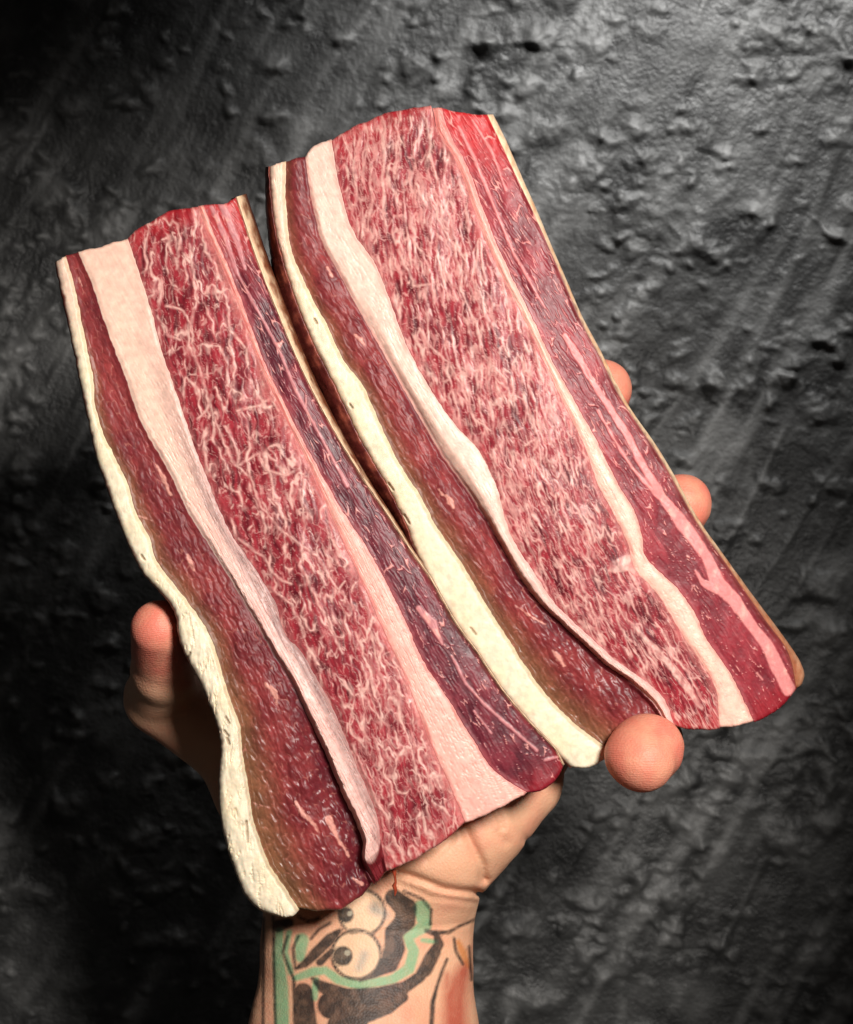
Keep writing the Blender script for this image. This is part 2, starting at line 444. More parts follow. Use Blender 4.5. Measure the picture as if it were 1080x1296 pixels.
def marbled(spec):
    def fn(X, Y, U, V, dl, dr):
        sd = spec['seed']
        yy = np.linspace(0, 1296, 1297)
        gx = np.cumsum(np.interp(yy, spec['gy'], spec['gt']))
        b = X - np.interp(Y, yy, gx)
        a = Y
        wv = spec.get('warp', 1.0)
        wb = b + wv * (5 * fbm(X / 26, Y / 34, sd + 1, 3) + 0.6 * fbm(X / 6, Y / 14, sd + 2, 2))
        wa = a + wv * 9 * fbm(X / 22, Y / 30, sd + 3, 3)
        wbx = X + 3 * fbm(X / 11, Y / 11, sd + 51, 2)
        dens = sst(-0.45, 0.45, fbm(X / 45, Y / 75, sd + 4, 3) + spec['dens'](V, U))
        # deep red islands parted by branching threads of fat, finer threads inside them
        tw = fbm(X / 10, Y / 16, sd + 8, 3)
        patch = fbm(X / 34, Y / 48, sd + 18, 3)
        def threads(bb, aa, sub, seed):
            """distance in px to branching threads that run with the grain"""
            n = noise(wb / bb, wa / aa, seed) + sub * noise(wb / bb * 2.3 + 7, wa / aa * 2.1, seed + 1)
            gy, gx = np.gradient(n, STEP)
            return np.abs(n) / np.maximum(np.hypot(gx, gy), 0.25 / bb)
        (b1, a1, w1, s1), (b2, a2, w2, s2), (b3, a3, w3, s3) = spec['nets']
        f1, f2, id1 = worley(wb / b2 + 0.3, wa / a2, sd + 5)
        g1, g2, id2 = worley(wb / b3, wa / a3, sd + 6)
        tv = fbm(X / 15, Y / 20, sd + 28, 2)
        d1 = threads(b1, a1, 0.45, sd + 31)
        clear = fbm(X / 30, Y / 40, sd + 61, 2)
        q1 = w1 * (0.75 + 1.9 * tv + 0.6 * (dens - 0.5) + 0.7 * clear)
        v1 = sst(1.6, 0.0, d1 / np.maximum(0.6, q1)) * s1 * sst(-0.1, 1.3, q1)
        d2 = threads(b1 * 0.55, a1 * 0.5, 0.5, sd + 41)
        q2 = 0.6 * w1 * (0.45 + 2.2 * tw + 1.2 * (dens - 0.5) + 0.8 * clear)
        v1 = np.maximum(v1, sst(1.6, 0.0, d2 / np.maximum(0.5, q2)) * s1 * 0.8 * sst(0.0, 1.2, q2))
        ww = np.maximum(0.02, w2 * (0.20 + 1.7 * tw + 0.6 * dens))
        v2 = sst(1.0, 0.15, (f2 - f1) / ww) * s2
        ww = np.maximum(0.01, w3 * (1.6 * fbm(X / 7, Y / 12, sd + 9, 3) + 0.6 * dens))
        v3 = sst(1.0, 0.2, (g2 - g1) / ww) * s3
        stk = fbm(wb / 3.0, wa / 22, sd + 10, 2)
        st2 = noise(wb / 4.6 + 0.6 * tw, wa / 30, sd + 19)
        v4 = np.maximum(sst(0.14, 0.50, stk + 0.40 * (dens - 0.5)) * 0.55, sst(0.30, 0.60, st2 + 0.35 * (dens - 0.5)) * 0.85) * spec['dash']
        halo = 0.5 * sst(3.6, 0.4, d1 / np.maximum(0.5, w1 * (0.8 + 1.9 * tv))) * np.clip(0.6 + 0.8 * tw, 0, 1)
        fat = np.maximum.reduce([v1 * np.clip(0.88 + 0.5 * tw, 0.5, 1), v2 * 0.70, v3 * 0.64, v4 * 0.70])
        fat = fat + (1 - fat) * halo * 0.6
        id3 = np.clip(0.5 + 1.2 * noise(wb / 13, wa / 36, sd + 37), 0, 1)
        for pts in spec['veins']:
            d = dpoly(wbx, Y, pts) - 0.9 + 1.6 * tw
            k = sst(2.4, -1.0, d) * np.clip(0.8 + 0.8 * tw, 0.3, 1)
            fat = np.maximum(fat, k)
            v1 = np.maximum(v1, k)
        fat = np.clip(fat * (0.85 + 0.3 * fbm(X / 4, Y / 7, sd + 12, 2)), 0, 1)
        lean = mix(lin(84, 12, 24), lin(150, 42, 52), np.clip(id3 * 0.5 + id1 * 0.35 + id2 * 0.2 + 0.7 * noise(wb / 4, wa / 22, sd + 23) + 0.05, 0, 1))
        lean = mix(lean, lin(172, 56, 66), sst(0.3, 1.0, dens) * 0.30)
        lean = lean * (1 + 0.28 * fbm(wb / 2.0, wa / 8, sd + 13, 3))[..., None]
        fc = mix(MARBFAT, lin(234, 186, 174), sst(0.0, 0.6, 0.6 * tw + 0.5 * v1))
        c = mix(lean, fc, fat)
        # fresher red along the cut ends
        end = np.maximum(sst(0.035, 0.0, V + 0.02 * tw), sst(0.03, 0.0, 1 - V + 0.02 * tw))
        c = mix(c, lin(176, 38, 42), end * 0.5 * (1 - 0.6 * fat))
        # soft change towards the neighbouring fat
        c = mix(c, lin(206, 110, 110), sst(10, 0, dl + 8 * tw) * spec.get('softl', 0.3))
        c = mix(c, lin(214, 130, 124), sst(12, 0, dr + 8 * tw) * spec.get('softr', 0.3))
        h = 0.10 * fat + 0.04 * stk + 0.03 * sst(0, 0.5, f2 - f1) + 0.5 * fbm(X / 50, Y / 70, sd + 14, 2) \
            + 0.03 * fbm(wb / 2.5, wa / 10, sd + 15, 2) + 0.10 * fbm(wb / 7, wa / 22, sd + 16, 2) + spec['h'](V) + spec['hu'](U, V)
        r = 0.40 - 0.06 * fat + 0.1 * stk
        return rgba(np.clip(c, 0, 1), np.clip(r, 0.25, 0.7)), h
    return fn

def outer_lean(spec):
    """dark muscle along the rib side, with loose threads of fat"""
    def fn(X, Y, U, V, dl, dr):
        sd = spec['seed']
        b = X - np.interp(Y, [0, 1296], [0, 1296 * spec['grain']])
        wb = b + 4 * fbm(X / 20, Y / 30, sd, 3)
        wa = Y + 8 * fbm(X / 20, Y / 30, sd + 1, 2)
        n1 = fbm(X / 40, Y / 70, sd + 2, 3)
        stk = fbm(wb / 2.6, wa / 24, sd + 3, 4)
        f1, f2, id1 = worley(wb / 8, wa / 34, sd + 4)
        tw = fbm(X / 12, Y / 22, sd + 5, 3)
        w1 = np.maximum(0.004, -0.06 + 0.10 * spec['dens'](V) + 0.32 * tw)
        fat = np.maximum(sst(1.0, 0.2, (f2 - f1) / w1) * 0.85, sst(0.22, 0.5, stk + 0.2 * tw) * 0.5 * spec['dens'](V))
        for pts in spec['veins']:
            fat = np.maximum(fat, sst(1.8, -0.8, dpoly(X, Y, pts) + 2.0 * tw + 0.8 * stk))
        lean = mix(spec['c0'], spec['c1'], sst(-0.3, 0.5, n1 + 0.5 * (id1 - 0.5)))
        lean = mix(lean, spec['ctop'], sst(0.16, 0.0, V + 0.05 * tw))
        lean = mix(lean, lin(150, 28, 36), sst(0.05, 0.0, 1 - V + 0.02 * tw) * 0.5)
        lean = lean * (1 + 0.30 * stk)[..., None]
        fc = mix(spec['fat'], lin(232, 160, 150), sst(0, 0.5, tw))
        c = mix(lean, fc, np.clip(fat, 0, 1))
        c = mix(c, lin(190, 100, 104), sst(7, 0, dl + 6 * tw) * 0.35)
        c = mix(c, lin(96, 62, 48), sst(9, 0, dr + 5 * tw) * spec['brown'](V))
        h = 0.12 * fat + 0.08 * stk + 0.4 * n1 + spec['h'](V) + 0.04 * fbm(wb / 2, wa / 8, sd + 8, 2) - 0.8 * U ** 3
        return rgba(np.clip(c, 0, 1), np.clip(0.40 + 0.1 * stk, 0.25, 0.7)), h
    return fn

# ---- the slab with the wide folded seam (held by the thumb)
L0 = [(70, 333), (74, 356), (91, 435), (107, 513), (121, 576), (133, 612), (141, 635), (160, 685), (179, 723), (201, 748), (220, 773), (226, 805), (235, 830), (252, 862), (268, 899), (279, 940), (277, 986), (278, 1024), (286, 1068), (296, 1099), (311, 1134), (330, 1152), (352, 1159)]
L1 = [(84, 324), (95, 365), (107, 425), (118, 476), (121, 513), (131, 548), (148, 583), (163, 615), (169, 637), (176, 656), (190, 682), (197, 707), (220, 739), (251, 779), (270, 814), (280, 846), (290, 880), (303, 915), (307, 950), (315, 998), (321, 1036), (333, 1074), (346, 1102), (363, 1126), (379, 1152)]
L2 = [(99, 319), (117, 362), (136, 419), (158, 476), (176, 529), (202, 576), (218, 605), (239, 650), (267, 694), (295, 739), (317, 776), (342, 820), (367, 859), (387, 901), (409, 947), (430, 998), (447, 1033), (459, 1064), (458, 1090), (474, 1120)]
L3 = [(162, 302), (178, 350), (192, 394), (205, 444), (227, 507), (246, 564), (261, 602), (279, 647), (295, 679), (327, 726), (349, 764), (360, 801), (383, 827), (402, 861), (418, 890), (437, 932), (449, 964), (466, 1002), (478, 1036), (482, 1065), (490, 1103)]
L4 = [(251, 261), (262, 292), (280, 332), (306, 398), (329, 461), (359, 524), (392, 590), (416, 645), (441, 700), (463, 747), (488, 804), (516, 864), (539, 927), (564, 983), (589, 1042)]
L5 = [(258, 259), (269, 290), (287, 331), (312, 396), (335, 459), (366, 522), (401, 589), (433, 645), (469, 700), (494, 747), (516, 791), (535, 835), (564, 879), (589, 920), (620, 968), (642, 988), (668, 1003)]
L6 = [(300, 249), (309, 277), (328, 334), (353, 397), (375, 450), (398, 498), (430, 556), (464, 611), (496, 658), (523, 700), (545, 731), (576, 785), (605, 826), (639, 876), (677, 920), (702, 946), (714, 968)]
slabL = Slab('beef_short_rib', [L0, L1, L2, L3, L4, L5, L6],
             lambda x, y: -0.004 + 0.003 * np.cos((y - 250) / 900 * 3.1) + 0.000006 * np.abs(x - 380), (390, 700), 100,
             [None, lut((0, -.3), (.5, -.2), (1, -.4)), lut((0, 0), (.4, -.3), (.65, -1.5), (.82, -3.4), (.95, -3.2), (1, -2)), lut((0, .2), (.5, -.1), (.9, -.3), (1, 0)), const(.3), const(.25), None], (6,))
slabL.strip('fat_cap', 0, M_fat, fat_cap(dict(seed=11, pink=0.17, rim=lut((0, 1), (0.1, .9), (0.5, .7), (0.6, .5), (1, .35)),
            fat=lut((0, .5), (0.3, 1), (0.7, 1.2), (1, 2.2)), crack=lut((0, .0), (0.45, .15), (0.55, 1), (1, 1)),
            pits=[[(241, 826), (236, 834)], [(286, 908), (290, 915)], [(284, 925), (289, 931)], [(287, 934), (290, 941)], [(179, 703), (183, 708)], [(312, 1040), (314, 1066)]],
            h=lut((0, 0), (0.5, 0.2), (0.75, 0.6), (1, 1.0)))), outer=(True, False), sider=9,
            bot=lambda u: 5 * np.sin(np.pi * u))
slabL.strip('lean_layer', 1, M_lean, lean_layer(dict(seed=21, grain=0.42, olive=lut((0, .05), (0.2, .35), (0.5, .45), (1, .5)), olv=lut((0, 0), (0.2, .75), (1, 1)),
            dark=lut((0, .2), (0.5, .3), (0.8, .85), (1, .9)), rough=lut((0, .35), (0.25, .55), (0.6, 1), (1, 1.25)),
            flecks=[[(237, 702, 1), (241, 711, 3), (246, 722, 1)], [(337, 866, 2), (348, 876, 3.5), (351, 890, 1)], [(196, 586, 0), (206, 602, 2.5), (216, 626, 1)],
                    [(374, 1014, 1), (384, 1030, 3), (398, 1044, 2), (402, 1052, .5)], [(416, 1036, 4.5), (420, 1044, 4), (428, 1062, 1.5), (442, 1084, 1)], [(447, 1111, 1), (458, 1119, 2)],
                    [(176, 653, .5), (192, 659, .3)], [(321, 1016, 0), (340, 1022, 0)], [(100, 352, 1), (104, 362, .5)]],
            h=lut((0, -.4), (0.4, -.5), (0.7, -1.2), (0.85, -2.4), (1, -2.0)), hu=lambda U, V: 1.2 * np.sin(np.pi * U) * sst(0.3, 0.8, V) - 2.2 * sst(0.6, 1, U) * sst(0.6, 0.85, V))),
            bot=lambda u: 16 * np.sin(np.pi * u) - 2)
slabL.strip('fat_seam', 2, M_fat, fat_seam(dict(seed=31, grain=0.52, c0=lin(238, 196, 176), c1=lin(226, 180, 170), cv=(0.2, 0.6),
            str=lut((0, 0), (0.25, .3), (0.45, 1), (1, 1)), silver=lut((0, 0), (0.2, .3), (0.4, .75), (0.7, .9), (0.95, .6), (1, 0)), lip=lut((0, 0), (0.6, .3), (0.75, 1), (1, .8)), wrap=.978, bleedr=0.15, bleedl=0.0,
            h=lut((0, .2), (0.5, .5), (0.9, .6), (.945, 2.0), (.965, 1.9), (.982, -1.2), (1, -1.6)), hu=lambda U, V: 0.7 * np.exp(-((U - 0.25) / 0.3) ** 2) * sst(0.35, 0.75, V) - 0.8 * sst(0.5, .9, U) * sst(0.4, 0.7, V) * (1 - sst(.93, 1, V)))))
veinsL = [[(239, 309), (246, 356), (249, 378), (241, 413), (246, 444), (255, 476), (268, 520), (280, 551), (293, 583), (318, 605)],
          [(255, 285), (261, 318), (277, 345), (287, 381), (293, 419), (310, 440)], [(299, 520), (328, 513), (343, 504), (352, 520)],
          [(302, 589), (328, 573), (337, 595), (362, 602), (381, 592)], [(211, 387), (230, 391), (243, 413)], [(268, 500), (262, 520), (250, 530)],
          [(377, 612), (386, 663), (383, 691), (402, 704), (415, 726), (427, 745)], [(383, 691), (380, 716), (390, 735), (415, 789), (434, 827)],
          [(302, 682), (333, 704), (352, 732), (368, 739)], [(339, 742), (368, 764), (383, 795)], [(453, 869), (472, 898), (491, 920)], [(447, 942), (462, 980), (470, 1010)],
          [(222, 300), (226, 318), (224, 340)], [(318, 605), (330, 640), (352, 668), (383, 691)], [(200, 400), (215, 425), (228, 430)], [(290, 545), (300, 570), (302, 589)],
          [(470, 800), (480, 850), (500, 890)], [(520, 950), (535, 1000), (545, 1040)]]
slabL.strip('marbled_muscle', 3, M_marb, marbled(dict(seed=41, gy=[250, 500, 800, 1100], gt=[0.10, 0.16, 0.26, 0.30], nets=((27, 72, 2.5, 1.0), (11, 26, .22, .8), (5, 14, .24, .6)), dash=.6, warp=1.5,
            dens=lambda V, U: 0.45 * sst(0.55, 0.95, V) - 0.22, veins=veinsL, softl=.35, softr=.55, h=const(0.3), hu=lambda U, V: 0.5 * np.sin(np.pi * U))),
            top=lambda u: 9 * np.sin(np.pi * u) ** 0.8, bot=lambda u: 6 * np.sin(np.pi * u))
slabL.strip('fat_band', 4, M_fat, fat_seam(dict(seed=51, grain=0.50, c0=lin(226, 160, 146), c1=lin(238, 178, 164), cv=(0.3, 0.8), str=lut((0, .4), (1, .6)), silver=const(0.0), lip=const(0.0), bleedr=.5, bleedl=.65,
            h=const(0.35), hu=lambda U, V: 0.3 * np.sin(np.pi * U))), bot=lambda u: 2 * np.sin(np.pi * u))
slabL.strip('outer_muscle', 5, M_lean, outer_lean(dict(seed=61, grain=0.55, c0=lin(80, 20, 34), c1=lin(118, 38, 50), ctop=lin(178, 56, 58), fat=lin(190, 122, 124), dens=lut((0, 1.3), (0.2, .9), (0.6, .7), (1, .35)),
            veins=[[(268, 262, 2), (285, 300, 3), (300, 345, 1), (330, 400, 1), (352, 440, 1)], [(280, 256, 4), (298, 300, 3), (310, 340, 1)], [(352, 440, 1), (375, 495, 1.5), (410, 560, 1), (440, 615, 2)], [(530, 770, 3), (548, 790, 5), (560, 815, 1)],
                   [(572, 830, 1), (590, 865, 1), (612, 890, 1), (640, 915, 1), (680, 950, 1)], [(600, 900, .5), (622, 928, .5)], [(690, 962, 1), (706, 958, 1)]], brown=lut((0, 0), (0.3, .2), (0.5, .7), (0.85, .6), (1, .1)), h=const(0.2))),
            outer=(False, True), top=lambda u: -4 * np.sin(np.pi * u), bot=lambda u: 10 * np.sin(np.pi * u), sider=8)

def side_skin(slab, bi, w, colf, sd, sgn=1, name='membrane'):
    """pale membrane wrapped round the rib side of a slab"""
    Bp = slab.B[bi]
    n = slab.nv
    t = np.gradient(Bp, axis=0); t /= np.hypot(*t.T)[:, None]
    nrm = np.stack([t[:, 1], -t[:, 0]], -1) * sgn
    V = np.linspace(0, 1, n)
    prof = [(-2.0, 0.0004), (0.0, -0.0002), (0.35, 0.0012), (0.7, 0.004), (0.9, 0.008), (1.0, 0.013), (0.95, 0.019), (0.4, 0.0245), (-8, 0.027)]
    rows, cols = [], []
    sub = []
    for j in range(len(prof) - 1):
        for q in range(4):
            f = q / 4
            sub.append((prof[j][0] * (1 - f) + prof[j + 1][0] * f, prof[j][1] * (1 - f) + prof[j + 1][1] * f))
    sub.append(prof[-1])
    for k, (o, dep) in enumerate(sub):
        off = (o * w(V) if o >= 0 else o) + 0.5 * fbm(V * 60, V * 0 + k * .3, sd, 2)
        p = Bp + nrm * np.asarray(off)[:, None]
        rows.append(W(p[:, 0], p[:, 1], slab.base(p[:, 0], p[:, 1]) + dep + 0.0006) - slab.org)
        cols.append(colf(V, np.full(n, k / (len(sub) - 1)), p))
    P = np.stack(rows, 1); Cc = np.stack(cols, 1)
    return mesh_from(name, P.reshape(-1, 3), grid_quads(n, len(sub)) if sgn > 0 else grid_quads(n, len(sub))[:, ::-1], M_memb, slab.root, col=Cc.reshape(-1, 4))
def memb_col(V, K, p):
    n = fbm(V * 40, K * 6, 5, 4)
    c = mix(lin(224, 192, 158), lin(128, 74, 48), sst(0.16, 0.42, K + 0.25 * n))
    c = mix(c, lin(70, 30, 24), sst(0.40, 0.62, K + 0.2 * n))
    c = mix(c, lin(110, 52, 38), sst(0.35, 0.7, n + 0.45 * V) * 0.7)
    return rgba(c, 0.4)
side_skin(slabL, 6, lut((0, 13), (0.15, 14), (0.35, 9), (0.5, 5), (0.7, 2), (1, 1.5)), memb_col, 71)

# ---- the slab with the thick cream fat cap (held by the fingertips)
R0 = [(340, 211), (343, 255), (352, 309), (371, 372), (396, 435), (418, 478), (439, 522), (461, 566), (489, 614), (511, 658), (524, 692), (543, 735), (567, 776), (598, 822), (634, 874), (672, 920), (700, 950), (722, 972)]
R1 = [(362, 204), (363, 271), (371, 321), (393, 372), (412, 407), (428, 441), (438, 460), (461, 491), (480, 533), (505, 585), (533, 629), (555, 670), (584, 712), (611, 758), (638, 800), (671, 851), (698, 886), (732, 919), (763, 942), (772, 953)]
R2 = [(386, 198), (392, 240), (399, 274), (407, 306), (431, 350), (453, 391), (478, 435), (508, 488), (533, 532), (559, 576), (590, 620), (621, 667), (637, 696), (659, 733), (688, 768), (722, 800), (763, 838), (794, 860), (826, 889), (842, 914)]
R3 = [(420, 177), (428, 227), (446, 290), (475, 334), (494, 381), (515, 437), (546, 494), (577, 538), (606, 570), (628, 614), (640, 658), (653, 689), (678, 727), (703, 764), (747, 806), (779, 835), (810, 857), (839, 882), (854, 918)]
R4 = [(547, 136), (555, 167), (579, 208), (598, 259), (617, 309), (642, 362), (665, 406), (691, 463), (716, 516), (739, 564), (757, 614), (779, 655), (795, 690), (804, 722), (832, 752), (864, 804), (889, 841), (906, 873), (911, 922)]
R5 = [(560, 137), (568, 165), (591, 210), (610, 259), (629, 309), (654, 362), (674, 402), (698, 454), (732, 516), (757, 561), (783, 614), (805, 650), (813, 680), (820, 708), (857, 744), (879, 775), (895, 810), (927, 857), (955, 914)]
R6 = [(612, 146), (625, 175), (648, 222), (668, 262), (690, 310), (711, 358), (729, 402), (753, 447), (785, 510), (820, 561), (845, 602), (876, 658), (907, 702), (930, 736), (954, 772), (977, 805), (998, 838), (1004, 876)]
R7 = [(624, 144), (640, 176), (660, 222), (678, 262), (698, 310), (718, 356), (737, 400), (762, 447), (794, 510), (829, 561), (854, 602), (885, 658), (916, 702), (939, 734), (964, 768), (988, 800), (1010, 832), (1018, 852), (1015, 866)]
R6 = [tuple(np.array(resample(R7, 18)[i]) + (np.array(resample(R6, 18)[i]) - np.array(resample(R7, 18)[i])) * 0.6) for i in range(18)]
slabR = Slab('beef_short_rib', [R0, R1, R2, R3, R4, R5, R6, R7],
             lambda x, y: 0.001 + 0.000010 * np.abs(x - 680) + 0.003 * sst(560, 960, y) * sst(160, 20, x - 0.64 * (y - 150) - 200), (680, 540), 200,
             [None, lut((0, -.3), (.5, -.5), (1, -.8)), lut((0, -.1), (.3, -1), (.6, -2.4), (.9, -2), (1, -.6)), const(.25), const(.35), const(.25), const(-.3), None], (6, 7))
slabR.strip('fat_cap', 0, M_fat, fat_cap(dict(seed=111, pink=0.24, rim=lut((0, .9), (0.1, .7), (0.4, .35), (1, .1)), fat=lut((0, .7), (0.4, 1.1), (1, 1.5)), crack=lut((0, .35), (0.2, .2), (0.4, 0), (1, 0.08)),
            pits=[[(398, 404), (401, 409)], [(443, 512), (446, 516)], [(492, 612), (498, 620)], [(512, 652), (518, 662)], [(596, 795), (602, 803)]], h=lut((0, .1), (1, .4)))), outer=(True, False), sider=9,
            bot=lambda u: 8 * np.sin(np.pi * u))
slabR.strip('lean_layer', 1, M_lean, lean_layer(dict(seed=121, grain=0.55, olive=lut((0, .5), (0.2, .4), (1, .55)), olv=lut((0, .4), (0.3, .7), (1, .9)), dark=lut((0, .2), (0.5, .35), (0.8, .7), (1, .6)),
            rough=lut((0, .4), (0.3, .9), (0.7, .7), (1, 1.3)), flecks=[[(566, 628, 2), (570, 636, 4), (574, 642, 2)], [(449, 424, 1), (457, 430, 2.5), (461, 436, 1)], [(414, 338, .5), (420, 349, 2)], [(700, 824, 1), (708, 833, 3.5), (714, 842, 1)],
                    [(652, 766, .5), (672, 780, 1.5), (690, 790, .5)], [(556, 620, .5), (560, 626, 1)]],
            h=lut((0, -.4), (0.4, -.9), (0.7, -1.6), (1, -1.6)), hu=lambda U, V: 0.9 * np.sin(np.pi * U) - 1.6 * sst(0.6, 1, U) * sst(0.25, 0.6, V))), bot=lambda u: 4 * np.sin(np.pi * u))
slabR.strip('fat_seam', 2, M_fat, fat_seam(dict(seed=131, grain=0.55, c0=lin(232, 194, 178), c1=lin(222, 178, 168), cv=(0.55, 0.8), str=lut((0, .3), (0.3, .3), (0.5, .15), (0.8, .5), (1, .6)),
            silver=const(0.0), lip=lut((0, 0), (1, 0.2)), bleedr=.3, bleedl=.5, h=lut((0, .2), (0.4, .3), (0.6, .6), (0.8, .5), (1, .2)), hu=lambda U, V: 0.5 * np.sin(np.pi * np.clip(U, 0, 1)) * sst(0.2, 0.6, V) - 1.8 * sst(0.4, 0, U) * sst(.1, .4, V))),
            top=lambda u: 5 * np.sin(np.pi * u))
veinsR = [[(506, 298), (506, 321), (519, 347), (525, 362), (545, 360)], [(519, 299), (535, 321), (545, 345)], [(550, 260), (556, 280), (569, 303), (591, 331)], [(531, 416), (547, 441), (569, 460), (582, 485)],
          [(437, 180), (446, 205), (452, 225)], [(500, 150), (506, 190), (500, 220)], [(540, 150), (545, 200), (560, 250), (575, 290)], [(600, 470), (625, 463), (640, 480)], [(663, 564), (682, 554), (676, 570)], [(655, 448), (663, 460), (661, 478)],
          [(770, 722), (780, 718, 6), (796, 712, 9), (806, 722, 5)], [(800, 790, .5), (820, 812, 2), (845, 838, 3), (866, 865, 3), (888, 896, 1)], [(735, 700), (752, 722), (760, 740)], [(700, 590), (712, 620), (735, 650), (760, 670)],
          [(780, 780), (790, 802), (800, 812)], [(840, 800), (852, 830), (870, 850), (885, 880)], [(720, 730), (740, 760), (752, 790)], [(590, 500), (600, 530), (622, 545)]]
slabR.strip('marbled_muscle', 3, M_marb, marbled(dict(seed=141, gy=[130, 350, 550, 700, 950], gt=[0.02, 0.14, 0.24, 0.42, 0.62], nets=((17, 84, 1.8, .9), (8, 34, .24, .95), (4.4, 20, .28, .85)), dash=1.15, warp=1.0,
            dens=lambda V, U: 0.02 - 0.22 * sst(0.5, 0.85, V), veins=veinsR, softl=.35, softr=.35, h=const(0.3), hu=lambda U, V: 0.5 * np.sin(np.pi * U))),
            top=lambda u: 9 * np.sin(np.pi * u) + 3 * u, bot=lambda u: 5 * np.sin(np.pi * u))
slabR.strip('fat_band', 4, M_fat, fat_seam(dict(seed=151, grain=0.55, c0=lin(228, 150, 140), c1=lin(240, 190, 172), cv=(0.05, 0.4), str=lut((0, .5), (1, .35)), silver=const(0.0), lip=const(0.0), bleedr=.45, bleedl=.5,
            h=const(0.35), hu=lambda U, V: 0.4 * np.sin(np.pi * U))))
slabR.strip('outer_muscle', 5, M_lean, outer_lean(dict(seed=161, grain=0.62, c0=lin(112, 26, 38), c1=lin(146, 44, 54), ctop=lin(192, 44, 48), fat=lin(212, 130, 128), dens=lut((0, 1.2), (0.4, .9), (0.7, .5), (1, .25)),
            veins=[[(580, 160, 1), (600, 200, 1.5), (625, 260, 1), (650, 320, 1), (690, 390, .5)], [(598, 152, 1), (622, 190, 1), (640, 240, .5)], [(715, 425, 3), (728, 445, 4), (751, 485, 3), (789, 542, 4), (814, 589, 4), (839, 630, 5), (868, 668, 8), (895, 705, 6), (910, 740, 9), (930, 760, 8), (950, 790, 6), (970, 815, 7), (985, 845, 8), (998, 872, 8)],
                   [(757, 520, 1), (780, 560, 1), (800, 592, 1.5), (830, 625, 2), (850, 645, 2)], [(908, 745, 7), (890, 738, 3), (880, 722, 0)], [(965, 860, .5), (958, 852, 1)]],
            brown=lut((0, 0), (0.3, .25), (1, .4)), h=const(0.2))), bot=lambda u: 6 * np.sin(np.pi * u), top=lambda u: -3 * np.sin(np.pi * u))
def flank_col(V, K, p):
    n = fbm(V * 40, K * 6, 15, 4)
    return rgba(mix(lin(150, 78, 62), lin(84, 30, 28), sst(-.3, .4, n + K)), 0.4)
side_skin(slabR, 0, lut((0, 4), (0.1, 10), (0.2, 22), (0.45, 24), (0.55, 14), (0.65, 6), (0.72, 1), (1, 0)), flank_col, 171, -1, 'flank')  # added bulging side, shaped to close the gap between the slabs and darken it
def edge_skin(X, Y, U, V, dl, dr):
    n = fbm(X / 8, Y / 25, 171, 4)
    c = mix(lin(236, 206, 172), lin(214, 166, 128), sst(-.2, .5, n))
    c = mix(c, lin(104, 42, 34), sst(0.7, 0.1, U + 0.5 * n) * sst(0.10, 0.3, V) * 0.8)
    c = mix(c, lin(150, 80, 48), sst(0.62, 0.9, V + .15 * n) * 0.75)
    return rgba(c, 0.4), -0.3 - 1.2 * U + 0.2 * n
slabR.strip('membrane', 6, M_memb, edge_skin, outer=(False, True), sider=5, endr=5)

slabL.root['label'] = 'raw beef slab with wide pink fat seam and frayed cream edge, pressed by the thumb'
slabL.root['category'] = 'meat'
slabR.root['label'] = 'raw beef slab with thick smooth cream fat edge, held by the fingertips'
slabR.root['category'] = 'meat'
for s in (slabL, slabR):
    s.root['group'] = 'raw beef slabs held in the hand'

# thin string of juice hanging off the lower corner
def tube(name, pts, mat, parent, org, col, n=10):
    P = np.array([W(np.array(p[0] * 1.), np.array(p[1] * 1.), np.array(p[2])) for p in pts])
    r = np.array([p[3] for p in pts])
    a = np.linspace(0, 2 * np.pi, n, endpoint=False)
    V = np.stack([P[:, None, 0] + r[:, None] * np.cos(a), P[:, None, 1] + r[:, None] * np.sin(a), P[:, None, 2] + 0 * a], -1) - org
    k = len(pts)
    i = np.arange(k * n).reshape(k, n)
    q = np.stack([i[:-1], np.roll(i[:-1], -1, 1), np.roll(i[1:], -1, 1), i[1:]], -1).reshape(-1, 4)
    return mesh_from(name, V.reshape(-1, 3), q, mat, parent, col=np.tile(np.r_[col, 0.3], (k * n, 1)))
tube('drip', [(496, 1094, .0, .0009), (499, 1103, -.001, .0007), (500, 1109, -.001, .0003), (501, 1116, -.001, .00032), (499, 1121, -.001, .0006), (501, 1127, -.001, .0005), (500, 1134, -.001, .0001)], M_lean, slabL.root, slabL.org, lin(150, 62, 40))

